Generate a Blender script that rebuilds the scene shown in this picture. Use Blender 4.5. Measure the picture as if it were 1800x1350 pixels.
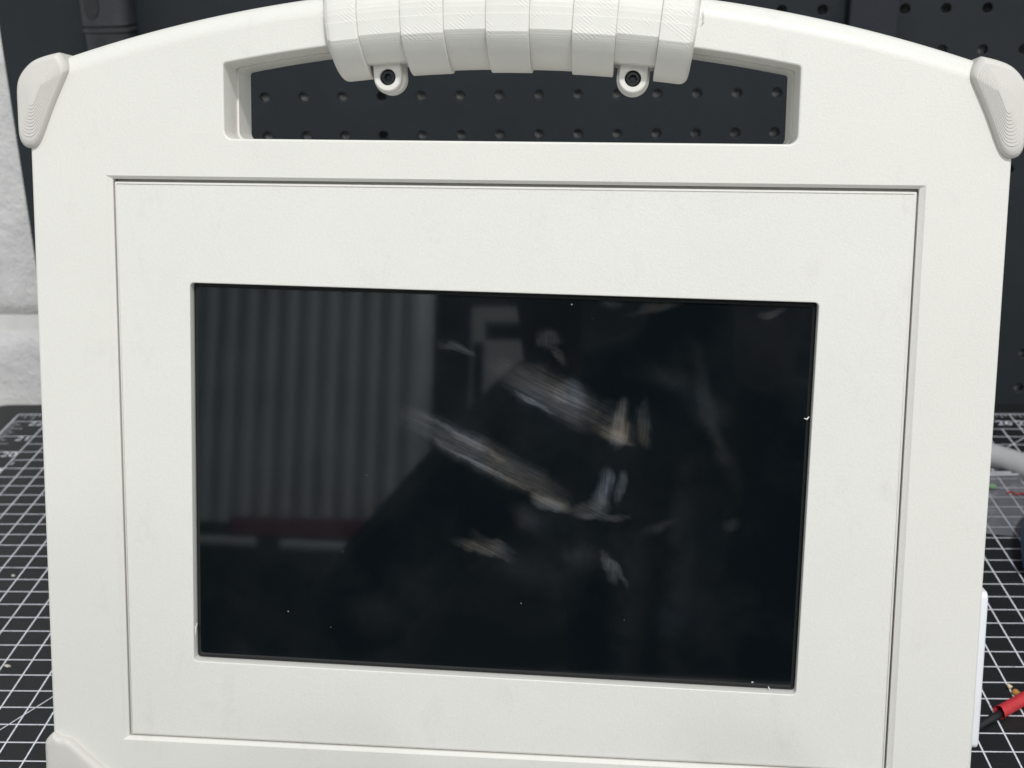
import bpy, bmesh, math, random
from mathutils import Vector, Matrix, noise
random.seed(7)
for o in list(bpy.data.objects): bpy.data.objects.remove(o)
scene = bpy.context.scene
col = scene.collection

# ---------------------------------------------------------------- camera
CAM = Vector((0.0, 0.0, 0.34803))
cr, cu, cf = Vector((0.9992513, 0.0355681, -0.0152236)), Vector((0.0011808, 0.3652654, 0.9309027)), Vector((-0.0386711, 0.9302237, -0.3649499))
cam = bpy.data.cameras.new('camera'); camo = bpy.data.objects.new('camera', cam); col.objects.link(camo)
camo.matrix_world = Matrix(((cr.x, cu.x, -cf.x, CAM.x), (cr.y, cu.y, -cf.y, CAM.y), (cr.z, cu.z, -cf.z, CAM.z), (0, 0, 0, 1)))
cam.sensor_width = 36.0; cam.lens = 36.0 * 2285.589 / 1800.0
cam.clip_start = 0.01; cam.clip_end = 50.0
cam.dof.use_dof = True; cam.dof.focus_distance = 0.487; cam.dof.aperture_fstop = 19
scene.camera = camo

# ---------------------------------------------------------------- world and lamps
world = bpy.data.worlds.new('World'); scene.world = world; world.use_nodes = True
bg = world.node_tree.nodes['Background']; bg.inputs[0].default_value = (0.92, 0.97, 1.0, 1); bg.inputs[1].default_value = 0.60

def area(name, loc, target, sx, sy, power, colour):
    l = bpy.data.lights.new(name, 'AREA'); l.shape = 'RECTANGLE'; l.size = sx; l.size_y = sy; l.energy = power; l.color = colour
    o = bpy.data.objects.new(name, l); col.objects.link(o); o.location = loc
    o.rotation_euler = (Vector(target) - Vector(loc)).to_track_quat('-Z', 'Y').to_euler()
    return o
area('ceiling_or_added_lamp', (0.36, -1.15, 2.30), (-0.02, 0.45, 0.15), 0.24, 0.14, 47, (1.0, 0.99, 0.965))
area('ceiling_or_added_lamp', (1.30, -2.3, 1.50), (0.0, 0.6, 0.2), 0.3, 0.14, 8, (1.0, 0.99, 0.97))
area('ceiling_or_added_lamp', (0.15, -2.05, 1.75), (-1.0, -2.5, 0.4), 0.2, 0.16, 33, (1.0, 0.99, 0.97))  # added lamp, rakes the corrugated wall so its ribs show in the glass
scene.view_settings.view_transform = 'Standard'; scene.view_settings.look = 'None'
scene.view_settings.exposure = 0.0; scene.view_settings.gamma = 1.0
scene.render.engine = 'CYCLES'

# ---------------------------------------------------------------- node helpers
class NT:
    def __init__(s, name):
        m = bpy.data.materials.new(name); m.use_nodes = True; s.m = m; s.t = m.node_tree; s.t.nodes.clear()
        s.out = s.t.nodes.new('ShaderNodeOutputMaterial')
    def n(s, typ, **kw):
        x = s.t.nodes.new(typ)
        for k, v in kw.items():
            if k in ('ins',):
                for a, b in v.items(): s.put(x.inputs[a], b)
            else: setattr(x, k, v)
        return x
    def put(s, sock, v):
        if hasattr(v, 'is_linked') or isinstance(v, bpy.types.NodeSocket): s.t.links.new(v, sock)
        else: sock.default_value = v
    def math(s, op, a, b=None, c=None, clamp=False):
        x = s.n('ShaderNodeMath', operation=op, use_clamp=clamp); s.put(x.inputs[0], a)
        if b is not None: s.put(x.inputs[1], b)
        if c is not None: s.put(x.inputs[2], c)
        return x.outputs[0]
    def coords(s): return s.n('ShaderNodeTexCoord').outputs['Object']
    def mapping(s, vec, loc=(0,0,0), rot=(0,0,0), scale=(1,1,1), kind='POINT'):
        x = s.n('ShaderNodeMapping', vector_type=kind); s.put(x.inputs[0], vec)
        x.inputs[1].default_value = loc; x.inputs[2].default_value = rot; x.inputs[3].default_value = scale
        return x.outputs[0]
    def noise(s, vec, scale, detail=3, rough=0.55):
        x = s.n('ShaderNodeTexNoise'); s.put(x.inputs['Vector'], vec); x.inputs['Scale'].default_value = scale
        x.inputs['Detail'].default_value = detail; x.inputs['Roughness'].default_value = rough
        return x.outputs['Fac']
    def ramp(s, fac, a, b, ca=(0,0,0,1), cb=(1,1,1,1)):
        x = s.n('ShaderNodeValToRGB'); s.put(x.inputs[0], fac); e = x.color_ramp.elements
        e[0].position = a; e[0].color = ca; e[1].position = b; e[1].color = cb
        return x.outputs[0]
    def mix(s, fac, a, b):
        x = s.n('ShaderNodeMix', data_type='RGBA'); s.put(x.inputs[0], fac); s.put(x.inputs[6], a); s.put(x.inputs[7], b)
        return x.outputs[2]
    def specks(s, vec, scale, keep, size):
        v = s.n('ShaderNodeTexVoronoi'); s.put(v.inputs['Vector'], vec); v.inputs['Scale'].default_value = scale
        sel = s.math('GREATER_THAN', s.n('ShaderNodeSeparateColor', ins={0: v.outputs['Color']}).outputs[0], 1.0 - keep)
        d = s.math('LESS_THAN', v.outputs['Distance'], size)
        return s.math('MULTIPLY', sel, d)
    def bump(s, h, strength, dist, nrm=None):
        x = s.n('ShaderNodeBump'); s.put(x.inputs['Height'], h); x.inputs['Strength'].default_value = strength; x.inputs['Distance'].default_value = dist
        if nrm is not None: s.put(x.inputs['Normal'], nrm)
        return x.outputs[0]
    def bsdf(s, **kw):
        x = s.n('ShaderNodeBsdfPrincipled')
        for k, v in kw.items():
            nm = {'col': 'Base Color', 'rough': 'Roughness', 'metal': 'Metallic', 'spec': 'Specular IOR Level', 'ior': 'IOR', 'nrm': 'Normal', 'alpha': 'Alpha', 'sss': 'Subsurface Weight', 'trans': 'Transmission Weight', 'coat': 'Coat Weight'}[k]
            s.put(x.inputs[nm], v)
        return x.outputs[0]
    def done(s, shader): s.t.links.new(shader, s.out.inputs[0]); return s.m

def c4(r, g, b): return (r, g, b, 1.0)

def mat_shell(name, base, grain=1.0):
    t = NT(name); co = t.coords()
    big = t.noise(co, 26, 3); fine = t.noise(co, 1150, 2); mid = t.noise(co, 480, 2)
    colr = t.mix(t.ramp(big, .3, .75), c4(*[b * .975 for b in base]), c4(*base))
    sp = t.specks(co, 150, .012, .045)
    sm = t.ramp(t.noise(t.mapping(co, scale=(1, 1, .6)), 60, 5, .7), .58, .80)
    colr = t.mix(t.math('MULTIPLY', sm, .20), colr, c4(.40, .39, .35))
    colr = t.mix(t.math('MULTIPLY', t.ramp(fine, .35, .7), .09), colr, c4(.45, .45, .42))
    colr = t.mix(t.math('MULTIPLY', sp, .55), colr, c4(.22, .21, .19))
    h = t.math('ADD', t.math('MULTIPLY', fine, .6), t.math('MULTIPLY', mid, .22))
    nr = t.bump(h, .40 * grain, .0003)
    return t.done(t.bsdf(col=colr, rough=.44, spec=.45, nrm=nr))

def mat_print(name, base, hatch=0.0, layers=0.0):
    """3D printed plastic: diagonal fill strokes on flat skins, layer lines elsewhere"""
    t = NT(name); co = t.coords()
    big = t.noise(co, 40, 3)
    colr = t.mix(t.ramp(big, .3, .75), c4(*[b * .95 for b in base]), c4(*base))
    h = t.math('MULTIPLY', t.noise(co, 900, 2), .35)
    if layers:
        sx = t.n('ShaderNodeSeparateXYZ', ins={0: co})
        w = t.n('ShaderNodeTexWave', wave_type='BANDS', bands_direction='Y'); t.put(w.inputs['Vector'], co)
        w.inputs['Scale'].default_value = 480; w.inputs['Distortion'].default_value = 1.6; w.inputs['Detail'].default_value = 2
        h = t.math('ADD', h, t.math('MULTIPLY', w.outputs['Fac'], layers))
    if hatch:
        r = t.mapping(co, rot=(0, math.radians(52), 0))
        w = t.n('ShaderNodeTexWave', wave_type='BANDS', bands_direction='X'); t.put(w.inputs['Vector'], r)
        w.inputs['Scale'].default_value = 290; w.inputs['Distortion'].default_value = .6; w.inputs['Detail'].default_value = 1
        msk = t.ramp(t.noise(co, 170, 1), .46, .60)
        fr = t.math('LESS_THAN', t.n('ShaderNodeSeparateXYZ', ins={0: co}).outputs[1], -.0378); msk = t.math('MULTIPLY', msk, fr)
        h = t.math('ADD', h, t.math('MULTIPLY', t.math('MULTIPLY', w.outputs['Fac'], msk), hatch))
    nr = t.bump(h, .40, .0003)
    return t.done(t.bsdf(col=colr, rough=.46, spec=.4, nrm=nr))

def mat_plain(name, base, rough=.5, metal=0.0, var=.12, nscale=120, bump=0.0, spec=.5):
    t = NT(name); co = t.coords(); f = t.noise(co, nscale, 4)
    colr = t.mix(t.ramp(f, .3, .7), c4(*[b * (1 - var) for b in base]), c4(*[min(1, b * (1 + var)) for b in base]))
    kw = {}
    if bump: kw['nrm'] = t.bump(t.noise(co, nscale * 6, 3), bump, .0006)
    return t.done(t.bsdf(col=colr, rough=rough, metal=metal, spec=spec, **kw))

M = {}
M['shell'] = mat_shell('shell_plastic', (.770, .759, .718))
M['plate'] = mat_shell('plate_plastic', (.775, .765, .726))
M['grip'] = mat_print('printed_grip', (.75, .74, .70), hatch=.62, layers=.28)
M['guard'] = mat_print('printed_guard', (.64, .62, .585), hatch=0, layers=.18)
M['white'] = mat_plain('white_cover_plastic', (.80, .82, .86), .4, var=.02)
M['black'] = mat_plain('black_plastic', (.012, .013, .015), .35)
M['screw'] = mat_plain('black_oxide_steel', (.035, .038, .042), .32, metal=.6, var=.3, nscale=900)
M['peg'] = mat_plain('pegboard_paint', (.018, .023, .028), .6, var=.10, nscale=30, bump=.25, spec=.3)
M['table'] = mat_plain('bench_laminate', (.62, .60, .57), .5)  # pale tone set so the unseen bench bounces light into the handle opening

# ---------------------------------------------------------------- mesh helpers
def link(o, parent=None):
    col.objects.link(o)
    if parent is not None: o.parent = parent
    return o
def make(name, bm, mat, parent=None, smooth=None, recalc=True, bevel=None):
    if recalc: bmesh.ops.recalc_face_normals(bm, faces=bm.faces)
    me = bpy.data.meshes.new(name); bm.to_mesh(me); bm.free()
    me.materials.append(mat)
    if smooth is not None:
        for p in me.polygons:
            p.use_smooth = True
        me.set_sharp_from_angle(angle=math.radians(smooth))
    o = link(bpy.data.objects.new(name, me), parent)
    if bevel:
        b = o.modifiers.new('bevel', 'BEVEL'); b.width = bevel[0]; b.segments = bevel[1]; b.limit_method = 'ANGLE'; b.angle_limit = math.radians(40)
    return o
def empty(name, loc=(0, 0, 0)):
    o = bpy.data.objects.new(name, None); o.empty_display_size = .02; col.objects.link(o); o.location = loc; return o
def tag(o, label=None, cat=None, group=None, kind=None):
    if label: o['label'] = label
    if cat: o['category'] = cat
    if group: o['group'] = group
    if kind: o['kind'] = kind
    return o
def loft(bm, rings, closed=True):
    vs = [[bm.verts.new(p) for p in r] for r in rings]
    n = len(vs[0])
    for a, b in zip(vs, vs[1:]):
        for i in range(n if closed else n - 1):
            j = (i + 1) % n
            try: bm.faces.new((a[i], a[j], b[j], b[i]))
            except ValueError: pass
    return vs
def loop_edges(bm, loop):
    out = []
    for i in range(len(loop)):
        a, b = loop[i], loop[(i + 1) % len(loop)]
        e = bm.edges.get((a, b)) or bm.edges.new((a, b)); out.append(e)
    return out
def fill(bm, loops, normal):
    es = []
    for l in loops: es += loop_edges(bm, l)
    bmesh.ops.triangle_fill(bm, use_beauty=True, use_dissolve=False, edges=es, normal=normal)
def box(bm, x0, x1, y0, y1, z0, z1):
    v = [bm.verts.new(p) for p in ((x0,y0,z0),(x1,y0,z0),(x1,y1,z0),(x0,y1,z0),(x0,y0,z1),(x1,y0,z1),(x1,y1,z1),(x0,y1,z1))]
    for f in ((0,3,2,1),(4,5,6,7),(0,1,5,4),(1,2,6,5),(2,3,7,6),(3,0,4,7)): bm.faces.new([v[i] for i in f])
def offset_poly(pts, d):
    n = len(pts); out = []
    for i in range(n):
        a, b, c = pts[i - 1], pts[i], pts[(i + 1) % n]
        def nn(p, q):
            dx, dy = q[0] - p[0], q[1] - p[1]; l = math.hypot(dx, dy) or 1e-9; return (dy / l, -dx / l)
        n1, n2 = nn(a, b), nn(b, c); k = max(1 + n1[0]*n2[0] + n1[1]*n2[1], .35)
        dd = d[i] if isinstance(d, (list, tuple)) else d
        out.append((b[0] - (n1[0] + n2[0]) / k * dd, b[1] - (n1[1] + n2[1]) / k * dd))
    return out
def round_poly(pts, rad, seg=6):
    n = len(pts); out = []
    for i in range(n):
        r = rad[i] if isinstance(rad, (list, tuple)) else rad
        b = Vector(pts[i]); a = Vector(pts[i - 1]); c = Vector(pts[(i + 1) % n])
        if r <= 0: out.append(tuple(b)); continue
        u, w = (a - b).normalized(), (c - b).normalized()
        ang = math.acos(max(-1, min(1, u.dot(w)))); t = r / math.tan(ang / 2)
        p0, p1 = b + u * t, b + w * t; cen = b + (u + w).normalized() * (r / math.sin(ang / 2))
        a0 = math.atan2(p0.y - cen.y, p0.x - cen.x); a1 = math.atan2(p1.y - cen.y, p1.x - cen.x)
        da = (a1 - a0 + math.pi) % (2 * math.pi) - math.pi
        for k in range(seg + 1):
            q = a0 + da * k / seg; out.append((cen.x + r * math.cos(q), cen.y + r * math.sin(q)))
    return out
def rrect(cx, cy, w, h, r, rot=0.0, seg=6):
    p = round_poly([(-w/2, -h/2), (w/2, -h/2), (w/2, h/2), (-w/2, h/2)], r, seg)
    c, s = math.cos(rot), math.sin(rot)
    return [(cx + c*x - s*y, cy + s*x + c*y) for x, y in p]
def catmull(pts, sub=4):
    n = len(pts); out = []
    for i in range(n):
        p0, p1, p2, p3 = [Vector(pts[(i + k) % n]) for k in (-1, 0, 1, 2)]
        for k in range(sub):
            t = k / sub
            out.append(tuple(.5 * ((2*p1) + (p2 - p0)*t + (2*p0 - 5*p1 + 4*p2 - p3)*t*t + (3*p1 - p0 - 3*p2 + p3)*t**3)))
    return out
def tube(bm, pts, rad, seg=12, cap=True):
    pts = [Vector(p) for p in pts]; rings = []
    up = Vector((0, 0, 1)); prev = None
    for i, p in enumerate(pts):
        d = (pts[min(i + 1, len(pts) - 1)] - pts[max(i - 1, 0)]).normalized()
        if prev is None:
            s = d.cross(up if abs(d.z) < .9 else Vector((1, 0, 0))).normalized()
        else: s = (prev - d * prev.dot(d)).normalized()
        prev = s; q = d.cross(s); r = rad[i] if isinstance(rad, (list, tuple)) else rad
        rings.append([p + (s * math.cos(2*math.pi*k/seg) + q * math.sin(2*math.pi*k/seg)) * r for k in range(seg)])
    vs = loft(bm, rings)
    if cap: bm.faces.new(vs[0]); bm.faces.new(vs[-1])
    return vs
def bez(p, n=24):
    """smooth open curve through points"""
    p = [Vector(q) for q in p]; e = [2*p[0] - p[1]] + p + [2*p[-1] - p[-2]]; out = []
    for i in range(1, len(e) - 2):
        for k in range(n):
            t = k / n; a, b, c, d = e[i-1], e[i], e[i+1], e[i+2]
            out.append(.5*((2*b) + (c - a)*t + (2*a - 5*b + 4*c - d)*t*t + (3*b - a - 3*c + d)*t**3))
    out.append(p[-1]); return out

# ---------------------------------------------------------------- setting: bench, wall
bm = bmesh.new(); box(bm, -1.1, 1.2, -.06, .858, -.04, -.0032)
tag(make('bench_top', bm, M['table'], bevel=(.003, 2)), kind='structure')

t = NT('painted_block'); co = t.coords()
h = t.math('ADD', t.math('MULTIPLY', t.noise(co, 120, 5, .6), 1.0), t.math('MULTIPLY', t.noise(co, 420, 3), .25))
cc = t.mix(t.ramp(t.noise(co, 60, 5), .3, .75), c4(.60, .60, .60), c4(.70, .70, .695))
M['block'] = t.done(t.bsdf(col=cc, rough=.55, nrm=t.bump(h, .6, .004)))
M['mortar'] = mat_plain('painted_mortar', (.72, .72, .71), .6, var=.05, nscale=80, bump=.4)
WY = .8602
bm = bmesh.new(); box(bm, -1.15, 1.35, WY + .006, WY + .05, -.16, .66)
wall = tag(make('block_wall', bm, M['mortar']), kind='structure')
BW, BH = .397, .193
bm = bmesh.new(); nx, nz = 66, 32; g = {}
for i in range(nx + 1):
    for k in range(nz + 1):
        x, z = BW * i / nx, BH * k / nz
        e = min(i, nx - i, k, nz - k)
        edge = {0: .007, 1: .0020}.get(e, 0)
        d = .0011 * noise.noise(Vector((x*90, z*90, 3))) + .0013 * noise.noise(Vector((x*150, z*150, 9)))
        g[i, k] = bm.verts.new((x, (edge + d) if e else edge, z))
for i in range(nx):
    for k in range(nz): bm.faces.new((g[i,k], g[i+1,k], g[i+1,k+1], g[i,k+1]))
blk = make('block', bm, M['block'], wall, smooth=60)
first = True
for row in range(4):
    z = .0605 + (row - 1) * (BH + .0095)
    for c in range(6):
        x = -1.13 + c * (BW + .0095) + (.2 if row % 2 else 0)
        o = blk if first else link(blk.copy(), wall)
        first = False; o.location = (x, WY, z)

# ---------------------------------------------------------------- pegboard
HX, HZ, PP, PY, HR = .01043, .21463, .02554, .852, .00315
bm = bmesh.new(); x_left = -.3625
ncol = (-8, 24); nrow = (-15, 8)
def quad(bm, x0, x1, z0, z1, y): bm.faces.new([bm.verts.new(p) for p in ((x0,y,z0),(x1,y,z0),(x1,y,z1),(x0,y,z1))])
S = 16
zt, zb = HZ - (nrow[0] - .5) * PP, HZ - (nrow[1] + .5) * PP
xl, xr = HX + (ncol[0] - .5) * PP, HX + (ncol[1] + .5) * PP
for c in range(ncol[0], ncol[1] + 1):
    for r in range(nrow[0], nrow[1] + 1):
        cx, cz = HX + c * PP, HZ - r * PP
        inner, innb, outer = [], [], []
        for k in range(S):
            a = 2 * math.pi * (k + .5) / S; ca, sa = math.cos(a), math.sin(a)
            m = .5 * PP / max(abs(ca), abs(sa))
            inner.append(bm.verts.new((cx + HR*ca, PY + .0004, cz + HR*sa))); innb.append(bm.verts.new((cx + HR*ca, PY + .005, cz + HR*sa)))
            outer.append(bm.verts.new((cx + ca*m, PY, cz + sa*m)))
        rim = [bm.verts.new((cx + (HR+.0005)*math.cos(2*math.pi*(k+.5)/S), PY, cz + (HR+.0005)*math.sin(2*math.pi*(k+.5)/S))) for k in range(S)]
        for k in range(S):
            j = (k + 1) % S
            bm.faces.new((outer[k], outer[j], rim[j], rim[k])); bm.faces.new((rim[k], rim[j], inner[j], inner[k])); bm.faces.new((inner[k], inner[j], innb[j], innb[k]))
        for sx, sz, k in ((1,1,1), (-1,1,5), (-1,-1,9), (1,-1,13)):
            bm.faces.new((bm.verts.new((cx + sx*PP/2, PY, cz + sz*PP/2)), outer[k+1], outer[k]))
quad(bm, x_left, xl, zb, zt, PY); quad(bm, x_left, xr, -.003, zb, PY)
bm.faces.new([bm.verts.new(p) for p in ((x_left, PY, -.003), (x_left, PY, zt), (x_left, PY+.005, zt), (x_left, PY+.005, -.003))])
bmesh.ops.remove_doubles(bm, verts=bm.verts, dist=1e-5)
peg = tag(make('pegboard', bm, M['peg'], recalc=False), 'dark charcoal pegboard standing behind the cream case', 'pegboard')
bm = bmesh.new(); box(bm, x_left + .0005, x_left + .004, PY + .0052, WY + .002, .0, zt)
make('edge_batten', bm, M['black'], peg)

# tool hanging upper left
M['toolgrey'] = mat_plain('dark_grey_tool_plastic', (.027, .029, .033), .5, var=.15)
M['tooldark'] = mat_plain('near_black_rubber', (.018, .019, .022), .6)
M['navy'] = mat_plain('navy_black_webbing', (.013, .016, .024), .7, nscale=600, var=.2, bump=.3)
tool = tag(empty('hand_tool', (-.2845, .835, .236)), 'dark grey hand tool handle hanging on pegboard above left corner', 'tool')
bm = bmesh.new(); rings = []
for z, w, d in ((0, .0118, .0085), (.003, .0142, .0105), (.008, .0148, .011), (.0235, .0152, .0115), (.0242, .0162, .0125), (.026, .0162, .0125), (.0268, .0152, .0115), (.0285, .0162, .0125), (.031, .0160, .0122), (.05, .0162, .012), (.09, .017, .012), (.14, .0165, .012)):
    rings.append([(w*math.copysign(abs(math.cos(a))**.55, math.cos(a)), d*math.copysign(abs(math.sin(a))**.75, math.sin(a)), z) for a in [2*math.pi*k/32 for k in range(32)]])
vs = loft(bm, rings); bm.faces.new(vs[0]); bm.faces.new(vs[-1]); make('handle', bm, M['toolgrey'], tool, smooth=35)
bm = bmesh.new(); p = [(-.0045 - .003*math.cos(a), .0385 + .006*math.sin(a)) for a in [math.pi + math.pi*k/10 for k in range(11)]]
p = [(-.0105, .14)] + [(-.006 + .0045*math.cos(a), .040 + .007*math.sin(a)) for a in [math.pi + math.pi*k/12 for k in range(13)]] + [(-.0015, .14)]
loft(bm, [[(x, -.0129, z) for x, z in p], [(x, -.0105, z) for x, z in p]]); bm.verts.ensure_lookup_table(); bm.faces.new(bm.verts[:len(p)])
make('finger_inset', bm, M['tooldark'], tool)
bm = bmesh.new(); tube(bm, [(-.0035, -.0118, .018), (-.0035, -.0095, .018)], .0033, 16); make('eyelet', bm, M['tooldark'], tool)
strap = bm = bmesh.new(); box(bm, .1782, .2086, .8405, .8445, .228, .62)
tag(make('hanging_strap', bm, M['navy'], bevel=(.0015, 3)), 'flat navy black strap hanging on pegboard behind right top edge', 'strap')

# ---------------------------------------------------------------- cutting mat
t = NT('mat_vinyl'); co = t.coords()
f = t.noise(co, 35, 5, .6); sc = t.ramp(t.noise(t.mapping(co, rot=(0, 0, .5), scale=(1, 26, 1)), 24, 3), .68, .74)
cc = t.mix(t.ramp(f, .3, .75), c4(.0105, .0125, .0135), c4(.0165, .0185, .020)); cc = t.mix(t.math('MULTIPLY', sc, .10), cc, c4(.25, .26, .27))
cc = t.mix(t.math('MULTIPLY', t.specks(co, 260, .012, .10), .5), cc, c4(.4, .4, .4))
M['mat'] = t.done(t.bsdf(col=cc, rough=.5, spec=.35, nrm=t.bump(t.noise(co, 1400, 3), .35, .0004)))
t = NT('mat_print'); co = t.coords()
wear = t.ramp(t.noise(co, 500, 4, .7), .30, .46)
M['ink'] = t.done(t.bsdf(col=t.mix(wear, c4(.42, .43, .48), c4(.78, .79, .86)), rough=.55))
cm = tag(empty('cutting_mat', (0, .54, -.003)), 'black self-healing cutting mat with white half inch grid under the case', 'cutting mat')
O = Vector((0, .54, -.003))
bm = bmesh.new(); pts = round_poly([(-.409, .235), (.53, .235), (.53, .848), (-.409, .848)], .016, 8)
vs = loft(bm, [[(x, y - .54, 0) for x, y in pts], [(x, y - .54, .0026) for x, y in pts], [(x, y - .54, .003) for x, y in offset_poly(pts, .0004)]])
bm.faces.new(vs[0]); bm.faces.new(vs[-1]); make('mat_sheet', bm, M['mat'], cm)
GX, GY, HI = -.2289975, .4484056, .0127
bm = bmesh.new(); z = .00312
def seg(p, q, w):
    p, q = Vector((p[0], p[1] - .54)), Vector((q[0], q[1] - .54)); d = (q - p).normalized(); s = Vector((-d.y, d.x)) * w / 2
    bm.faces.new([bm.verts.new((v.x, v.y, z)) for v in (p - s, q - s, q + s, p + s)])
XF, XR, YF, YT = GX - 12*HI, GX + 58*HI, GY - 15*HI, GY + 30*HI
lw = .00072
for i in range(-14, 30):
    inch = (i % 2 != 0); seg((XF if inch else GX - 10*HI, GY + i*HI), (XR, GY + i*HI), lw)
z += .00004
for j in range(-10, 57):
    inch = (j % 2 == 0); seg((GX + j*HI, YF), (GX + j*HI, YT if inch else GY + 28*HI), lw)
z += .00004
for p, q in (((XF, YF), (XF, YT)), ((XF, YT), (XR, YT)), ((XR, YF), (XR, YT))): seg(p, q, .0009)
z += .00004
e8 = HI / 4
for k in range(0, int((YT - YF) / e8)):
    y = GY + 29*HI - k*e8
    if k % 8 and y > YF: seg((XF, y), (XF + (.0055, .0085, .0125)[0 if k % 2 else (2 if k % 4 == 0 else 1)], y), .00042)
for k in range(1, int((XR - XF) / e8)):
    x = XF + k*e8
    if k % 8: seg((x, YT), (x, YT - (.0045, .0065, .0095)[0 if k % 2 else (2 if k % 4 == 0 else 1)]), .00042)
z += .00004
d60 = Vector((math.cos(math.radians(60)), math.sin(math.radians(60))))
seg((-.248 - .5*.23, .4695 - .866*.23), (-.248 + .5*.35, .4695 + .866*.35), .00055)
seg((.2869 - .5, .7748 - .5), (.2869 + .028, .7748 + .028), .00055)
make('printed_grid', bm, M['ink'], cm, recalc=False)
def text(s, x, y, size, name, parent, mat, origin, rot=0.0, zz=.0033):
    c = bpy.data.curves.new('t', 'FONT'); c.body = s; c.size = size; c.align_x = 'CENTER'; c.align_y = 'CENTER'
    o = bpy.data.objects.new('t', c); col.objects.link(o); bpy.context.view_layer.update()
    me = bpy.data.meshes.new_from_object(o.evaluated_get(bpy.context.evaluated_depsgraph_get())); bpy.data.objects.remove(o)
    me.materials.clear(); me.materials.append(mat)
    q = link(bpy.data.objects.new(name, me), parent); q.location = (x - origin.x, y - origin.y, zz); q.rotation_euler = (0, 0, rot); return q
for s, x, y, h in (('20', -.3612, .7612, .0105), ('21', -.3617, .7869, .0105), ('22', -.3626, .8126, .0105), ('19', -.3612, .7358, .0105), ('18', -.3612, .7104, .0105), ('2', -.3535, .7475, .0052), ('26', .2962, .8135, .0105), ('27', .3095, .8135, .0105)):
    text(s, x, y, h, 'printed_number', cm, M['ink'], O)

# ================================================================= the case
R3 = Matrix(((.99855204, .04991503, .02005795), (-.05318696, .97195379, .22907855), (-.00806094, -.22981367, .97320126)))
C0 = Vector((-.02298755, .44253483, .1360831))
BV, BN = 132.0, 33.0      # base of the case: bottom edge, rear face
case = bpy.data.objects.new('carry_case', None); col.objects.link(case); case.empty_display_size = .05
base = C0 + R3 @ Vector((0, BN, -BV)) * .001
case.matrix_world = Matrix.Translation(base) @ R3.to_4x4()
tag(case, 'cream portable computer case with carry handle and black screen, leaning back on the mat', 'computer case')
def D(u, v, n): return Vector((u, -n - BN, v + BV)) * .001
FN = (0, -1, 0)
def front_flat(me):
    for p in me.polygons:
        if abs(p.normal.y) > .99999: p.use_smooth = False

# outlines (mm, panel centre = 0)
def arc_pts(cv, R, u0, u1, n): return [(u0 + (u1 - u0)*k/n, math.sqrt(R*R - (u0 + (u1 - u0)*k/n)**2) + cv) for k in range(n + 1)]
ARC_C, ARC_R = -358.25, 539.2
out = [(-179, -130), (-60, -130), (60, -130), (179, -130), (179, -60), (179, 60), (179, 120)]
top = arc_pts(ARC_C, ARC_R, 178.9, -178.9, 90)
radius = [1.2]*len(out)
out += top
radius += [7.5 if abs(u) < 170 else 4 for u, v in top]
out += [(-179, 120), (-179, 60), (-179, -60)]; radius += [1.2]*3
def opening(w, bot, cv, R, rb, rt):
    n = 40; a = arc_pts(cv, R, w - 0.0, -w, n)
    p = [(-w, bot), (w, bot)] + a; r = [rb, rb, rt] + [0]*(n - 1) + [rt]
    return round_poly(p, r, 6)
op_f = opening(104.45, 125.05, -371.7, 534.2, 3.2, 1.2)
op_r = opening(103.75, 125.4, -371.7, 533.7, 3.2, 1.2)
SEAM = -16.4
def ccw(p): return p if sum(p[i-1][0]*p[i][1] - p[i][0]*p[i-1][1] for i in range(len(p))) > 0 else p[::-1]
op_f, op_r = ccw(op_f), ccw(op_r)

bm = bmesh.new()
rings = [[D(u, v, SEAM) for u, v in offset_poly(out, .35)], [D(u, v, SEAM + .35) for u, v in out]]
for k in range(19):
    th = math.pi/2*k/18
    q = offset_poly(out, [r*(1 - math.cos(th)) for r in radius])
    rings.append([D(u, v, -r*(1 - math.sin(th))) for (u, v), r in zip(q, radius)])
L_out = loft(bm, rings)
# opening wall with softened front edge (hole grows towards the front edge)
rings = []
for k in range(4):
    th = math.pi/2*k/3
    q = offset_poly(op_f, -.7*(1 - math.sin(th))); rings.append([D(u, v, -.7*(1 - math.cos(th))) for u, v in q])
rings.append([D(u, v, SEAM + .25) for u, v in op_f]); rings.append([D(u, v, SEAM) for u, v in offset_poly(op_f, -.25)])
L_op = loft(bm, rings)
rec_o = [(-150, -111), (150, -111), (150, 111), (-150, 111)]
rec_i = [(-148.1, -109.9), (148.1, -109.9), (148.1, 109.9), (-148.1, 109.9)]
L_rec = loft(bm, [[D(u, v, 0) for u, v in offset_poly(rec_o, -.12)], [D(u, v, -.12) for u, v in rec_o], [D(u, v, -1.4) for u, v in rec_i], [D(u, v, -9.0) for u, v in rec_i]])
bm.faces.new(L_rec[-1])
fill(bm, [L_out[-1], L_op[0], L_rec[0]], FN)
fill(bm, [L_out[0], L_op[-1]], (0, 1, 0))
shell = make('front_shell', bm, M['shell'], case, smooth=32); front_flat(shell.data)
bm = bmesh.new()
rings = [[D(u, v, SEAM - .3) for u, v in offset_poly(out, .35)], [D(u, v, SEAM - .65) for u, v in out]]
rr = [6.0 if r > 2 else 3.0 for r in radius]
for k in range(7):
    th = math.pi/2*k/6
    rings.append([D(u, v, -33 + r*(1 - math.sin(th))) for (u, v), r in zip(offset_poly(out, [r*(1 - math.cos(th)) for r in rr]), rr)])
A = loft(bm, rings); B = loft(bm, [[D(u, v, SEAM - .3) for u, v in op_r], [D(u, v, -33) for u, v in op_r]])
fill(bm, [A[0], B[0]], FN); fill(bm, [A[-1], B[-1]], (0, 1, 0))
rear = make('rear_shell', bm, M['shell'], case, smooth=32); front_flat(rear.data)

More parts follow.
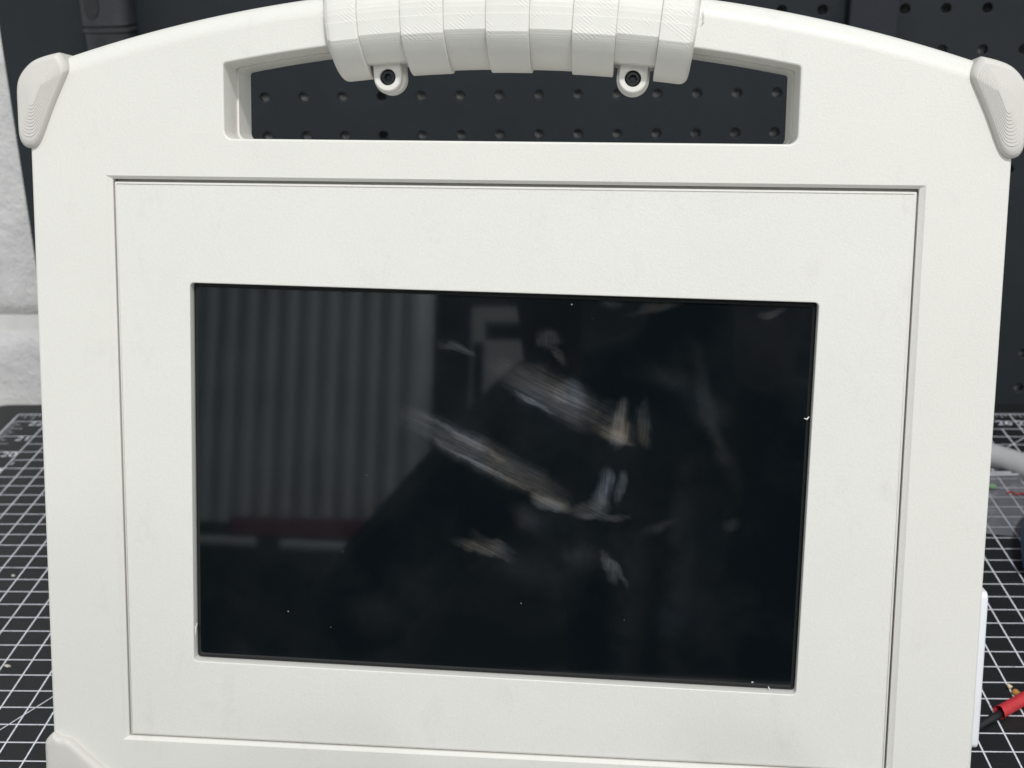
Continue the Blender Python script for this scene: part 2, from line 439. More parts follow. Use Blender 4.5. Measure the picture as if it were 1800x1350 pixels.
# front plate with screen cut-out
SC, SR = (-3.1, -4.5), math.radians(-.68)
plate_o = [(-147.75, -109.65), (147.55, -109.65), (147.55, 108.85), (-147.75, 108.85)]
plate_o = round_poly(plate_o, .5, 3)
hole = rrect(SC[0], SC[1], 234.1, 149.0, 1.5, SR, 6)
flange = offset_poly(plate_o, [-(.22 if u < 0 else .75) for u, v in plate_o])
flange = [(max(-147.98, min(147.98, u)), max(-109.8, min(109.8, v + (.9 if v > 0 else 0)))) for u, v in flange]
bm = bmesh.new(); rings = [[D(u, v, -6.5) for u, v in flange], [D(u, v, -5.6) for u, v in flange], [D(u, v, -5.6) for u, v in plate_o]]
for k in range(5):
    th = math.pi/2*k/4; rings.append([D(u, v, -1.5 - 1.1*(1 - math.sin(th))) for u, v in offset_poly(plate_o, 1.1*(1 - math.cos(th)))])
A = loft(bm, rings); rings = []
for k in range(4):
    th = math.pi/2*k/3; rings.append([D(u, v, -1.5 - .4*(1 - math.cos(th))) for u, v in offset_poly(hole, -.4*(1 - math.sin(th)))])
rings.append([D(u, v, -6.5) for u, v in hole]); B = loft(bm, rings)
fill(bm, [A[-1], B[0]], FN); fill(bm, [A[0], B[-1]], (0, 1, 0))
plate = make('front_plate', bm, M['plate'], case, smooth=32); front_flat(plate.data)

# ---- screen glass: smears, dust and painted mirror bands on black glass
t = NT('smudged_glass'); co = t.coords()
strokes = [  # u, v, half length, half width, angle(down-right deg), strength, tint
    (-8, 8.0, 33, 6.4, 26, .80, (.50, .44, .36)), (-14, 13.5, 20, 1.6, 27, .9, (.50, .53, .68)), (-6, 2.5, 20, 1.3, 26, 1.0, (.62, .55, .44)), (19, -9.6, 8, 3.2, 14, 1.5, (.50, .58, .68)),
    (23, 30.0, 27, 7.2, 25, .80, (.46, .40, .33)), (25, 32.5, 8, 3.6, 20, .95, (.55, .52, .47)), (12, 29, 8, 1.2, 33, 1.1, (.66, .58, .47)), (44.2, 21.5, 3.6, 8, 6, 1.45, (.58, .63, .66)), (42, 17, 8, 2.4, 20, 1.0, (.55, .55, .56)), (53.5, 21, 2.4, 8, -10, .5, (.48, .43, .38)),
    (-6, -29, 11, 3.0, 20, .95, (.52, .52, .56)), (-3, -26, 9, 2.0, 24, .5, (.45, .38, .33)), (38.6, -4.6, 3.2, 8.0, 6, 1.15, (.48, .60, .74)), (45, -3, 2.2, 6.5, 6, .8, (.50, .53, .57)), (34, -12, 7, 3.4, -8, .7, (.42, .52, .66)), (38, -14.6, 9, 1.6, 2, .6, (.60, .50, .44)),
    (41.6, -34.5, 2.2, 6.5, -18, 1.0, (.60, .54, .50)), (45, -36.5, 1.3, 6, -30, .7, (.55, .50, .46)), (30, -30, 9, 6, 10, .22, (.40, .44, .52)), (-18.6, 48.5, 6, 1.6, 20, .55, (.50, .50, .50)), (16.3, 53, 4, 4.5, 30, .5, (.56, .53, .50)), (20, 46, 5, 1.4, 40, .5, (.55, .53, .50)),
    (75, 36, 3.4, 19, -16, .14, (.58, .38, .32)), (82, 12, 4, 16, -26, .16, (.50, .36, .32)), (86.4, -15.4, 3.6, 2.3, -10, .25, (.46, .44, .44)), (60, -17.5, 8, 2, -22, .22, (.44, .44, .46)), (58, 66, 12, 2.2, -18, .28, (.5, .52, .55)), (99, 63.5, 5, 1.8, -20, .5, (.42, .44, .60)),
    (78, 27, 9, 9, 20, .14, (.46, .44, .44)), (62, 38, 14, 5, 10, .12, (.5, .36, .30)), (8, -36, 22, 9, 15, .10, (.40, .44, .56)), (10, -16, 8, 5, 30, .22, (.45, .48, .55)), (-48, -58, 14, 10, 10, .10, (.45, .47, .48)), (40, 66, 4, 2.2, -10, .3, (.4, .46, .6)), (70, 0, 30, 50, 0, .045, (.5, .4, .35)), (5, 15, 40, 26, 25, .06, (.5, .5, .5)), (50, -45, 9, 40, 2, .10, (.5, .36, .30)), (67, -40, 7, 45, 4, .10, (.5, .36, .30)), (22, -22, 16, 12, 60, .08, (.5, .5, .55))]  # two tall brown strokes here paint mirrored upright bands onto the glass
warp = t.n('ShaderNodeTexNoise'); t.put(warp.inputs['Vector'], co); warp.inputs['Scale'].default_value = 70; warp.inputs['Detail'].default_value = 3
wv = t.n('ShaderNodeVectorMath', operation='MULTIPLY_ADD'); t.put(wv.inputs[0], warp.outputs['Color']); wv.inputs[1].default_value = (.0095, 0, .0095); t.put(wv.inputs[2], co)
cw = t.n('ShaderNodeVectorMath', operation='SUBTRACT'); t.put(cw.inputs[0], wv.outputs[0]); cw.inputs[1].default_value = (.00475, 0, .00475); cw = cw.outputs[0]
acc = {'A': None, 'B': None, 'C': None}      # streaks down-right, streaks upright, soft film and mirror bands
for u, v, a, b, ang, s, tc in strokes:
    m = t.mapping(cw, loc=(u*.001, 0, (v + BV)*.001), rot=(0, math.radians(ang), 0), scale=(a*.00135, 1, b*.00135), kind='TEXTURE')
    m2 = t.n('ShaderNodeVectorMath', operation='MULTIPLY'); t.put(m2.inputs[0], m); m2.inputs[1].default_value = (1, 0, 1)
    ln = t.n('ShaderNodeVectorMath', operation='LENGTH'); t.put(ln.inputs[0], m2.outputs[0])
    fr = t.n('ShaderNodeMapRange', interpolation_type='SMOOTHSTEP'); t.put(fr.inputs[0], ln.outputs['Value']); fr.inputs[1].default_value = .25 if s > .3 else 0; fr.inputs[2].default_value = 1.0; fr.inputs[3].default_value = s; fr.inputs[4].default_value = 0
    g = 'C' if s < .3 else ('A' if a > b else 'B')
    acc[g] = fr.outputs[0] if acc[g] is None else t.math('ADD', acc[g], fr.outputs[0])
def streak(rot, sc):
    n1 = t.noise(t.mapping(t.mapping(co, rot=(0, math.radians(-rot), 0)), scale=sc), 1.0, 5, .72); return t.ramp(n1, .20, .90)
patch = t.ramp(t.noise(co, 90, 4, .6), .05, .58)
kA = t.math('MULTIPLY', acc['A'], streak(25, (40, 1, 1150))); kB = t.math('MULTIPLY', acc['B'], streak(4, (900, 1, 60)))
tot = t.math('ADD', t.math('MULTIPLY', t.math('ADD', kA, kB), patch), t.math('MULTIPLY', acc['C'], t.ramp(t.noise(co, 70, 4), .2, .9)))
hue = t.mix(t.ramp(t.noise(co, 48, 2), .30, .70), c4(.60, .51, .40), c4(.48, .56, .68))
tv = t.n('ShaderNodeVectorMath', operation='SCALE'); t.put(tv.inputs[0], hue); t.put(tv.inputs['Scale'], tot); tint = tv.outputs[0]
film = t.ramp(t.noise(co, 22, 4, .6), .45, .8)
dust = t.math('ADD', t.specks(co, 120, .10, .034), t.specks(co, 210, .05, .035))
glass = t.bsdf(col=c4(.0030, .0052, .0068), rough=.035, spec=.5, ior=1.5)
vm = t.n('ShaderNodeVectorMath', operation='SCALE'); t.put(vm.inputs[0], tint); vm.inputs['Scale'].default_value = .21
greasy = t.n('ShaderNodeBsdfDiffuse'); t.put(greasy.inputs['Color'], vm.outputs[0])
addg = t.n('ShaderNodeAddShader'); t.put(addg.inputs[0], glass); t.put(addg.inputs[1], greasy.outputs[0])
fd = t.n('ShaderNodeBsdfDiffuse'); vs2 = t.n('ShaderNodeVectorMath', operation='SCALE'); vs2.inputs[0].default_value = (.0075, .0078, .0090); t.put(vs2.inputs['Scale'], film); t.put(fd.inputs['Color'], vs2.outputs[0])
addf = t.n('ShaderNodeAddShader'); t.put(addf.inputs[0], addg.outputs[0]); t.put(addf.inputs[1], fd.outputs[0])
dd = t.n('ShaderNodeBsdfDiffuse'); dd.inputs['Color'].default_value = c4(.6, .6, .58)
mx = t.n('ShaderNodeMixShader'); t.put(mx.inputs[0], t.math('MULTIPLY', dust, .5)); t.put(mx.inputs[1], addf.outputs[0]); t.put(mx.inputs[2], dd.outputs[0])
M['glass'] = t.done(mx.outputs[0])
t = NT('glass_edge'); M['edge'] = t.done(t.bsdf(col=c4(.012, .014, .014), rough=.18, spec=.5))

bm = bmesh.new(); p = rrect(SC[0], SC[1], 240, 155, 2, SR); vs = loft(bm, [[D(u, v, -6.6) for u, v in p], [D(u, v, -8.6) for u, v in p]]); bm.faces.new(vs[0]); bm.faces.new(vs[1])
screen = make('screen', bm, M['black'], case)
gp = rrect(SC[0] + .1, SC[1] + .35, 232.4, 146.6, 1.8, SR)
bm = bmesh.new(); vs = loft(bm, [[D(u, v, -6.7) for u, v in gp], [D(u, v, -5.2) for u, v in gp]]); bm.faces.new(vs[0])
vs = loft(bm, [[D(u, v, -5.2) for u, v in gp], [D(u, v, -4.75) for u, v in offset_poly(gp, .9)]])
bmesh.ops.remove_doubles(bm, verts=bm.verts, dist=1e-6)
make('glass_edge', bm, M['edge'], screen)
gi = offset_poly(gp, .9)
bm = bmesh.new(); bm.faces.new([bm.verts.new(D(u, v, -4.745)) for u, v in gi]); bmesh.ops.recalc_face_normals(bm, faces=bm.faces)
o = make('glass_pane', bm, M['glass'], screen, recalc=False)
if o.data.polygons[0].normal.y > 0: o.data.flip_normals()
# slivers of printed plastic left at the cut-out edge
def sliver(pts, rad, name='plastic_burr'):
    bm = bmesh.new(); tube(bm, [D(*p) for p in pts], [r*.001 for r in rad], 6); return make(name, bm, M['plate'], case, smooth=60)
sliver([(-120.8, -68, -4), (-120.6, -64.5, -3.5), (-120.0, -62.6, -3.4)], [.15, .35, .12])
sliver([(113.6, 26.2, -4.3), (112.8, 25.2, -4.2), (111.8, 25.5, -4.3)], [.25, .4, .2])
sliver([(103.4, -79.6, -4.2), (102.9, -78.4, -3.8)], [.3, .15])
sliver([(96.6, -77.3, -4.5), (97.3, -77.2, -4.5)], [.22, .22])
sliver([(69.6, 171.5, 1.0), (69.9, 168, 1.4), (69.1, 166.5, 1.2)], [.12, .25, .1])

# ---- corner guards
gL = [(-166.9,155.63),(-165.4,155.3),(-163.5,152.5),(-162.9,149.8),(-163.67,147.48),(-168.68,137.09),(-173.41,125.86),(-175.69,122.09),(-177.93,120.88),(-180.4,121.3),(-182.0,123.4),(-182.5,126.5),(-182.6,133.57),(-182.53,142.68),(-181.08,147.38),(-177.7,151.45),(-173.71,153.78)]
def guard(poly, centre, mirror=False, pillow=True, back=-36.0):
    p = ccw(catmull(poly, 4)); bm = bmesh.new(); rings = []
    def sc(k): return [(centre[0] + (u - centre[0])*k, centre[1] + (v - centre[1])*k) for u, v in p]
    rings.append((offset_poly(p, 2.5), back)); rings.append((offset_poly(p, .7), back + .8)); rings.append((p, back + 2.8)); rings.append((p, .4))
    if pillow:
        for k in range(1, 8):
            th = math.pi/2*k/7; rings.append((sc(1 - .19*(1 - math.cos(th))), .4 + 3.1*math.sin(th)))
        k, n = .81, 3.5
        for s in range(10):
            k2 = k - .060; n += .26
            rings.append((sc(k - .008), n)); rings.append((sc(k2), n + .02)); k = k2
        n += .03
    else:
        for k in range(1, 8):
            th = math.pi/2*k/7; rings.append((offset_poly(p, 3.2*(1 - math.cos(th))), .4 + 2.6*math.sin(th)))
    m = -1 if mirror else 1
    vs = loft(bm, [[D(m*u, v, n) for u, v in q] for q, n in rings])
    bm.faces.new(vs[0]); fill(bm, [vs[-1]], FN)
    return make('corner_guard', bm, M['guard'], case, smooth=24 if pillow else 40)
guard(gL, (-174.2, 141.5)); guard(gL, (-174.2, 141.5), True)
gB = [(-178.2,-109.2),(-181.4,-112.2),(-182,-115),(-182,-122),(-182,-128),(-180.5,-131.2),(-177,-132),(-165,-132),(-152,-132),(-147,-131.5),(-147.8,-130.2),(-153,-126.6),(-159,-122.2),(-165,-117.0),(-170.6,-112.2),(-173,-111),(-175.5,-110.8)]
guard(gB, (-170, -124), False, False, -33.0); guard(gB, (-170, -124), True, False, -33.0)

# ---- white cover on the right side
bm = bmesh.new(); p = round_poly([(-6, -100.6), (-27, -100.6), (-27, -38.9), (-6, -38.9)], 2.5, 5)
rings = [[D(178.4, v, n) for n, v in p], [D(181.6, v, n) for n, v in p], [D(182.5, v, n) for n, v in offset_poly(ccw(p), .35)] if 0 else [D(182.4, v, n) for n, v in p], [D(182.9, v*1.0, n) for n, v in [((n + 16.5)*.95 - 16.5, (v + 69.75)*.985 - 69.75) for n, v in p]]]
vs = loft(bm, rings); bm.faces.new(vs[0]); bm.faces.new(vs[-1]); make('side_cover', bm, M['white'], case, smooth=40)

# ---- kickstand behind
bm = bmesh.new(); loft(bm, [[D(-40, 32, -33.2), D(40, 32, -33.2), D(40, 32, -37), D(-40, 32, -37)], [D(-40, -111.6, -117), D(40, -111.6, -117), D(40, -111.6, -121), D(-40, -111.6, -121)]])
bm.verts.ensure_lookup_table(); bm.faces.new(bm.verts[:4]); bm.faces.new(bm.verts[4:]); make('kickstand', bm, M['shell'], case)

# ---- carry grip, nine printed ribs around the top bar
GC, G0 = -361.0, 532.0
def G(a, n, dr): r = G0 + dr; return D(r*math.sin(a), r*math.cos(a) + GC, n)
half_low = [(6.2, -7.7), (5.5, -8.9), (4.5, -10.2), (3.1, -11.5), (2.4, -12.1), (1.2, -13.2), (-1.5, -15.0), (-4.5, -16.7), (-8, -18.3), (-11.5, -19.4), (-14.5, -19.95), (-16.5, -20.1)]
half_up = [(6.2, -1.6), (5.95, -1.45), (5.9, 1.3), (5.6, 1.45), (5.5, 3.2), (5.1, 3.4), (4.9, 5.0), (4.2, 5.3), (3.9, 7.5), (3.0, 8), (1.5, 12), (-3, 15.2), (-8, 17.5), (-12, 18.3), (-16.5, 18.5)]
def mirror_n(p): return [(-33 - n, d) for n, d in p]
def profile(shrink, flat=None):
    lo = half_low[:]; up = half_up[:]
    p = lo[::-1] + up + mirror_n(up[:-1][::-1]) + mirror_n(lo[1:-1] if 0 else lo[:-1])
    q = []
    for n, d in p:
        if flat is not None and d < flat: d = flat + (d - flat)*.06
        q.append((n, d))
    out_ = []
    for n, d in q:
        k = math.hypot((n + 16.5)/22.7, d/19)
        out_.append((-16.5 + (n + 16.5)*(1 - shrink/22.7), d + (shrink if d < 0 else -shrink)*min(1, abs(d)/9)))
    return out_
bu = [-65.9, -53.63, -37.99, -22.44, -7.19, 8.39, 23.87, 39.47, 54.78, 67.7]
ang = [math.asin(u/531.0) for u in bu]
bm = bmesh.new(); pr = profile(2.6, -16.0); vs = loft(bm, [[G(a, n, d) for n, d in pr] for a in [ang[0]*.97 + (ang[-1]*.97 - ang[0]*.97)*k/24 for k in range(25)]])
bm.faces.new(vs[0]); bm.faces.new(vs[-1]); grip = make('carry_grip', bm, M['grip'], case, smooth=30)
for i in range(9):
    a0, a1 = ang[i], ang[i + 1]; sh = 0.0 if i % 2 == 0 else 1.15; fl = -16.6 if i in (1, 7) else None
    bm = bmesh.new(); da = 1/G0; rings = []
    e0 = 3.2 if i == 0 else .35; e1 = 3.2 if i == 8 else .35
    for k in range(5):
        th = math.pi/2*k/4; rings.append((a0 + e0*(1 - math.cos(th))*da, sh + e0*(1 - math.sin(th))))
    for k in range(1, 6): rings.append((a0 + e0*da + (a1 - a0 - (e0 + e1)*da)*k/6, sh))
    for k in range(5):
        th = math.pi/2*k/4; rings.append((a1 - e1*(1 - math.sin(th))*da, sh + e1*(1 - math.cos(th))))
    vs = loft(bm, [[G(a, n, d) for n, d in profile(s, fl)] for a, s in rings]); bm.faces.new(vs[0]); bm.faces.new(vs[-1])
    make('grip_rib', bm, M['grip'], grip, smooth=22)
def lug(sign):
    a = sign*math.asin(45.45/511.6)
    def L(x, dz, n):
        r = 511.65 + dz; return D(r*math.sin(a) + x*math.cos(a), r*math.cos(a) - x*math.sin(a) + GC, n)
    def U(r, topz): return [(r, topz)] + [(-r, topz)][:0] + [(r*math.cos(q), r*math.sin(q)) for q in [-math.pi*k/18 for k in range(19)]] + [(-r, topz)]
    bm = bmesh.new(); o = ccw(U(5.15, 5.6)); hole_ = [(3.0*math.cos(2*math.pi*k/28), 3.0*math.sin(2*math.pi*k/28)) for k in range(28)]
    A = loft(bm, [[L(x, y, -16.5) for x, y in o], [L(x, y, -11.5) for x, y in o], [L(x, y, -11.1) for x, y in offset_poly(o, .4)]])
    B = loft(bm, [[L(x*1.06, y*1.06, -11.1) for x, y in hole_], [L(x, y, -11.35) for x, y in hole_], [L(x, y, -16.5) for x, y in hole_]])
    fill(bm, [A[-1], B[0]], FN); fill(bm, [A[0], B[-1]], (0, 1, 0)); make('screw_lug', bm, M['grip'], grip, smooth=32)
    bm = bmesh.new(); o = ccw(U(6.0, 5.6)); A = loft(bm, [[L(x, y, -16.52) for x, y in o], [L(x, y, -22) for x, y in o]]); bm.faces.new(A[0]); bm.faces.new(A[1]); make('screw_lug', bm, M['grip'], grip, smooth=32)
    bm = bmesh.new(); c = lambda r, n, s=24: [L(r*math.cos(2*math.pi*k/s), r*math.sin(2*math.pi*k/s), n) for k in range(s)]
    hx = []
    for k in range(24):
        q = 2*math.pi*k/24; m = 1.28/math.cos((q % (math.pi/3)) - math.pi/6); hx.append((m*math.cos(q), m*math.sin(q)))
    vs = loft(bm, [c(2.65, -16.4), c(2.65, -13.2), c(2.35, -12.8), [L(x*1.08, y*1.08, -12.8) for x, y in hx], [L(x, y, -13.0) for x, y in hx], [L(x, y, -15) for x, y in hx]]); bm.faces.new(vs[-1])
    make('socket_screw', bm, M['screw'], grip, smooth=35)
lug(-1); lug(1)

# ================================================================= small things on the mat, right of the case
t = NT('cable_jacket'); co = t.coords()
M['cable'] = t.done(t.bsdf(col=t.mix(t.ramp(t.noise(co, 60, 3), .3, .7), c4(.42, .425, .43), c4(.50, .50, .505)), rough=.5))
bm = bmesh.new(); tube(bm, bez([(.19, .775, .0068), (.235, .764, .0068), (.2664, .7475, .0068), (.2850, .7265, .0068), (.305, .69, .0068), (.335, .655, .0068), (.39, .63, .0068)], 10), .0073, 16)
tag(make('grey_cable', bm, M['cable'], smooth=60), 'thick grey cable curving across the mat right of the case', 'cable')

# clear zip bag
t = NT('clear_bag_film'); co = t.coords()
tr = t.n('ShaderNodeBsdfTransparent'); tr.inputs[0].default_value = c4(.93, .93, .95)
gl = t.bsdf(col=c4(.50, .50, .56), rough=.28, spec=.6, nrm=t.bump(t.noise(co, 130, 3), .5, .002))
mx = t.n('ShaderNodeMixShader'); t.put(mx.inputs[0], t.math('ADD', .26, t.math('MULTIPLY', t.ramp(t.noise(co, 70, 4), .45, .75), .22))); t.put(mx.inputs[1], tr.outputs[0]); t.put(mx.inputs[2], gl)
M['film'] = t.done(mx.outputs[0])
M['zip'] = mat_plain('bag_zip', (.36, .36, .40), .35)
bag = tag(empty('zip_bag', (.275, .69, 0)), 'clear plastic zip bag lying in front of the grey cable', 'bag')
bm = bmesh.new(); nx, ny = 26, 22; g = {}
def bagz(a, b): return .0012 + .0042*math.sin(math.pi*a)**.7*math.sin(math.pi*b)**.7 + .0012*noise.noise(Vector((a*5, b*4, 1)))*math.sin(math.pi*a)*math.sin(math.pi*b)
def bagp(a, b, lift=0):
    x = .2345 + a*.088 + .014*b + .006*(b**2); y = .6475 + b*.086 - a*.003 + .008*(1 - a)**3*(1 - b)
    return Vector((x - .275, y - .69, max(.0006, bagz(a, b)) + lift))
for i in range(nx + 1):
    for j in range(ny + 1): g[i, j] = bm.verts.new(bagp(i/nx, j/ny))
for i in range(nx):
    for j in range(ny): bm.faces.new((g[i,j], g[i+1,j], g[i+1,j+1], g[i,j+1]))
make('bag_film', bm, M['film'], bag, smooth=60)
for b in (.93, .985):
    bm = bmesh.new(); tube(bm, [bagp(k/14, b, .0008) for k in range(15)], .0009, 8); make('zip_strip', bm, M['zip'], bag, smooth=60)
M['redink'] = mat_plain('red_ink', (.36, .03, .035), .5); M['greenink'] = mat_plain('green_ink', (.20, .34, .19), .5)
bm = bmesh.new(); tube(bm, bez([bagp(.19 + k*.03, .60 + (.025 if k % 2 else -.02) - k*.012, .0006) for k in range(8)], 5), .0005, 6); make('printed_squiggle', bm, M['redink'], bag)
bm = bmesh.new(); q = bagp(.10, .69, .0012); tube(bm, [q, q + Vector((0, 0, .0008))], .0026, 12); make('printed_dot', bm, M['greenink'], bag)

M['blue'] = mat_plain('blue_rubber', (.018, .055, .125), .4)
bh = tag(empty('blue_handle', (.2525, .636, 0)), 'dark blue rubber tool handle at the right edge, over the bag', 'tool')
bm = bmesh.new(); pp = bez([(-.0045, -.0345, .0085), (-.0030, -.0292, .0095), (.0022, -.0099, .0105), (.0120, .0135, .012), (.0321, .0381, .012), (.0605, .0625, .011)], 8); tube(bm, pp, [.0045 + .0047*min(1, (k/6)**.6) for k in range(len(pp))], 16)
make('handle', bm, M['blue'], bh, smooth=60)
bm = bmesh.new(); pp = bez([(.0605, .0625, .011), (.08, .075, .009), (.10, .09, .008)], 6); tube(bm, pp, .006, 12); make('jaw', bm, M['screw'], bh, smooth=60)

# red sleeved probe
M['red'] = mat_plain('red_sleeve', (.55, .035, .045), .45, var=.12, nscale=200); M['lead'] = mat_plain('black_lead', (.014, .015, .018), .42)
pb = tag(empty('test_lead', (.2, .49, 0)), 'red sleeved black lead lying on the mat at lower right', 'lead')
dirv = Vector((.205 - .1911, .4949 - .4846, 0)).normalized(); A0 = Vector((.1911 - .2, .4846 - .49, .0032))
side = Vector((-dirv.y, dirv.x, 0)); up = Vector((0, 0, 1)); bm = bmesh.new(); rings = []
S = 20
def rng(s, r, jag=0): return [A0 + dirv*(s + (jag*(.5 + .5*math.sin(3*2*math.pi*k/S) + random.uniform(-.3, .3)) if jag else 0)) + (side*math.cos(2*math.pi*k/S) + up*math.sin(2*math.pi*k/S))*r for k in range(S)]
loft(bm, [rng(.012, .0021), rng(.0006, .0022, .0006), rng(0, .0031, -.0007), rng(.003, .00295), rng(.03, .0029), rng(.08, .0029)]); make('sleeve', bm, M['red'], pb, smooth=50)
bm = bmesh.new(); tube(bm, [A0 + dirv*s + Vector((0, 0, z)) for s, z in ((.014, -.0006), (.0, -.0010), (-.012, -.0012), (-.03, -.0016), (-.05, -.0018))], [.0019, .0019, .0017, .0014, .0011], 14); make('core', bm, M['lead'], pb, smooth=60)

# crumbs
def crumb(name, label, x, y, z, s, mat, seed, stretch=(1, 1, .7), rot=0):
    bm = bmesh.new(); bmesh.ops.create_icosphere(bm, subdivisions=2, radius=1)
    for v in bm.verts: v.co *= 1 + .45*noise.noise(v.co*1.4 + Vector((seed*3.1, seed, 0)))
    o = make(name, bm, mat, smooth=50); o.scale = [s*k for k in stretch]; o.location = (x, y, z); o.rotation_euler = (.2, .3, rot)
    tag(o, label, 'crumb'); return o
M['orange'] = mat_plain('orange_chip', (.62, .30, .07), .6, var=.3, nscale=900); M['flake'] = mat_plain('off_white_flake', (.55, .52, .46), .6, nscale=900); M['pale'] = mat_plain('pale_chip', (.70, .58, .42), .6, nscale=900)
crumb('orange_chip', 'small orange chip on the mat beside the red sleeve', .2042, .5022, .0012, .0018, M['orange'], 1, (1.5, .9, .8), 1.9)
crumb('pale_crumb', 'pale round crumb on the mat just above the orange chip', .2028, .5075, .0011, .0013, M['pale'], 2)
crumb('pale_flake', 'tiny off-white flake on the mat left of case, nearer one', -.2645, .5188, .0006, .0013, M['flake'], 4, (1.2, .7, .4), .3)
crumb('pale_flake', 'tiny off-white flake on the mat left of case, farther one', -.2955, .6040, .0006, .0013, M['flake'], 5, (.9, .7, .45), .8)

# ================================================================= what the screen mirrors, behind the camera
M['steel'] = mat_plain('corrugated_steel_paint', (.78, .81, .82), .5, var=.05, nscale=8)
bm = bmesh.new(); pts = []; x = -2.1; pitch = .058
while x < -.70:
    pts += [(x, 0), (x + .30*pitch, 0), (x + .40*pitch, .045), (x + .88*pitch, .045)]; x += pitch
loft(bm, [[(a, -2.5 - b, .045) for a, b in pts], [(a, -2.5 - b, 1.25) for a, b in pts]], closed=False)
o = tag(make('corrugated_wall', bm, M['steel'], recalc=True), kind='structure')
M['dim'] = mat_plain('dark_backdrop_paint', (.035, .033, .033), .7, var=.3, nscale=3)
bm = bmesh.new(); box(bm, -2.2, 1.6, -2.62, -2.56, -1.2, 1.3); tag(make('dark_backdrop', bm, M['dim']), kind='structure')  # added dark sheet so the screen mirrors black instead of the pale world
M['redpaint'] = mat_plain('red_paint', (.22, .025, .025), .5)
bm = bmesh.new(); box(bm, -1.18, -.62, -2.50, -2.44, .012, .062); tag(make('red_rail', bm, M['redpaint'], bevel=(.004, 2)), 'red rail below corrugated wall, mirrored in the screen', 'rail')
bm = bmesh.new(); tube(bm, [(-1.9, -2.4, .012), (-1.09, -2.4, -.004)], .011, 14); tag(make('white_pipe', bm, M['white'], smooth=60), 'long white pipe mirrored low in the screen', 'pipe')
bm = bmesh.new(); tube(bm, [(-1.02, -2.4, -.006), (-.80, -2.4, -.010)], .011, 14); tag(make('white_pipe', bm, M['white'], smooth=60), 'short white pipe mirrored low in the screen', 'pipe')
cab = tag(empty('wall_cabinet', (-.42, -2.45, .3)), 'pale wall cabinet with a dark slot, mirrored in the screen', 'cabinet')
M['cab'] = mat_plain('cabinet_paint', (.60, .61, .60), .5)
bm = bmesh.new(); box(bm, -.115, .14, -.05, 0, .05, .245); make('cabinet_body', bm, M['cab'], cab, bevel=(.006, 2))
bm = bmesh.new(); box(bm, -.115, .14, -.08, .0, .295, .335); box(bm, -.115, -.080, -.08, .0, .05, .2949); make('cabinet_frame', bm, M['cab'], cab)

# person holding the phone behind the camera (only mirrored)
M['cloth'] = mat_plain('dark_navy_clothing', (.010, .012, .018), .9); M['skin'] = mat_plain('skin', (.11, .07, .055), .55); M['hair'] = mat_plain('dark_hair', (.012, .01, .008), .6)
def skin(name, verts, edges, mat, parent, root=0):
    me = bpy.data.meshes.new(name); me.from_pydata([v[:3] for v in verts], edges, []); me.materials.append(mat)
    o = link(bpy.data.objects.new(name, me), parent); m = o.modifiers.new('skin', 'SKIN'); m.use_smooth_shade = True
    for i, v in enumerate(verts): me.skin_vertices[0].data[i].radius = (v[3], v[4] if len(v) > 4 else v[3]); me.skin_vertices[0].data[i].use_root = (i == root)
    s = o.modifiers.new('sub', 'SUBSURF'); s.levels = 2; s.render_levels = 2; return o
person = tag(empty('person', (.06, -.62, -.9)), 'person in dark navy clothes holding a phone, mirrored in the screen', 'person')
V = [(0,0,.66,.16,.12), (0,0,.80,.155,.12), (0,.03,.98,.18,.12), (0,.05,1.12,.16,.10), (0,.07,1.22,.06), (0,.10,1.28,.058),
     (-.19,.06,1.13,.07), (-.375,.22,.885,.058), (-.115,.48,1.12,.034), (.19,.06,1.13,.07), (.35,.22,.90,.058), (.05,.48,1.12,.034),
     (-.10,.04,.62,.095), (-.13,.44,.60,.068), (-.12,.42,.08,.045), (-.12,.54,.04,.042), (.10,.04,.62,.095), (.13,.44,.60,.068), (.12,.42,.08,.045), (.12,.54,.04,.042)]
Ed = [(0,1),(1,2),(2,3),(3,4),(4,5),(3,6),(6,7),(7,8),(3,9),(9,10),(10,11),(0,12),(12,13),(13,14),(14,15),(0,16),(16,17),(17,18),(18,19)]
skin('body', V, Ed, M['cloth'], person)
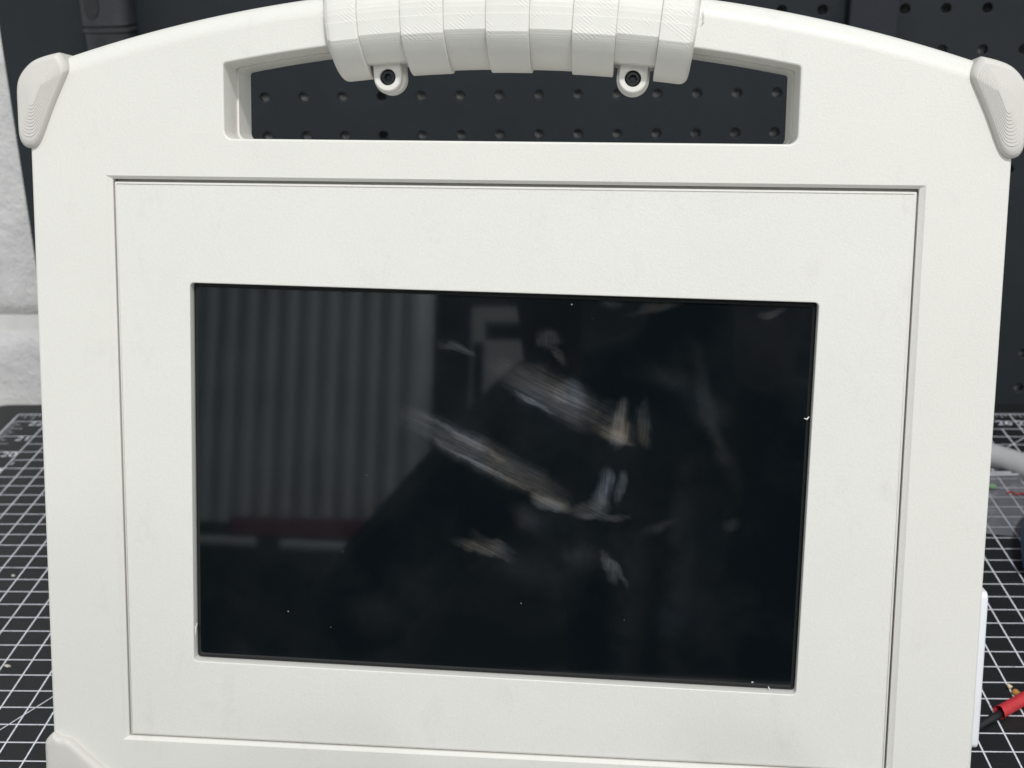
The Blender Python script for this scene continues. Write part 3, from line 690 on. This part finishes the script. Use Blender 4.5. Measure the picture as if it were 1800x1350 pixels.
bm = bmesh.new(); bmesh.ops.create_uvsphere(bm, u_segments=24, v_segments=18, radius=1)
for v in bm.verts:
    x, y, zz = v.co; f = 1 - .22*max(0, -zz)**1.5; nose = .16*math.exp(-((x/.14)**2 + ((zz + .12)/.2)**2)) if y > 0 else 0
    eye = -.07*math.exp(-(((abs(x) - .38)/.16)**2 + ((zz - .05)/.12)**2)) if y > 0 else 0; ear = .12*math.exp(-(((abs(x) - 1)/.1)**2 + (y/.2)**2 + (zz/.25)**2))
    v.co = Vector((x*.076*f*(1 + ear), (y + nose + eye)*.098*f, zz*.118)) + Vector((0, .13, 1.38))
make('head', bm, M['skin'], person, smooth=180)
bm = bmesh.new(); bmesh.ops.create_uvsphere(bm, u_segments=24, v_segments=14, radius=1)
for v in list(bm.verts):
    if v.co.z < -.2 or (v.co.y > .55 and v.co.z < .45): bm.verts.remove(v)
    else: v.co = Vector((v.co.x*.083, v.co.y*.105, v.co.z*.125)) + Vector((0, .122, 1.387))
make('hair', bm, M['hair'], person, smooth=180)
for s in (-1, 1):
    cx = -.04; wr = (cx + s*.085, .48, 1.12)
    V = [(wr[0], wr[1], wr[2], .026, .022), (cx + s*.088, .535, 1.20, .030, .018), (cx + s*.084, .555, 1.225, .030, .016)]; Ed = [(0,1),(1,2)]
    for k, ln in enumerate((.036, .042, .044, .038)):
        b = len(V); zz = 1.21 + k*.017
        V += [(cx + s*.080, .562, zz, .009), (cx + s*(.080 - .02), .566, zz + .006, .0085), (cx + s*(.080 - ln), .562, zz + .008, .0075)]; Ed += [(2, b), (b, b+1), (b+1, b+2)]
    b = len(V); V += [(cx + s*.074, .525, 1.225, .010), (cx + s*.055, .535, 1.25, .009), (cx + s*.045, .545, 1.262, .008)]; Ed += [(1, b), (b, b+1), (b+1, b+2)]
    skin('hand', V, Ed, M['skin'], person)
bm = bmesh.new(); box(bm, -.075, .075, -.0725, -.0645, .290, .362)
tag(make('phone', bm, M['black'], bevel=(.004, 3)), 'black phone held sideways behind the camera, mirrored above the screen', 'phone')
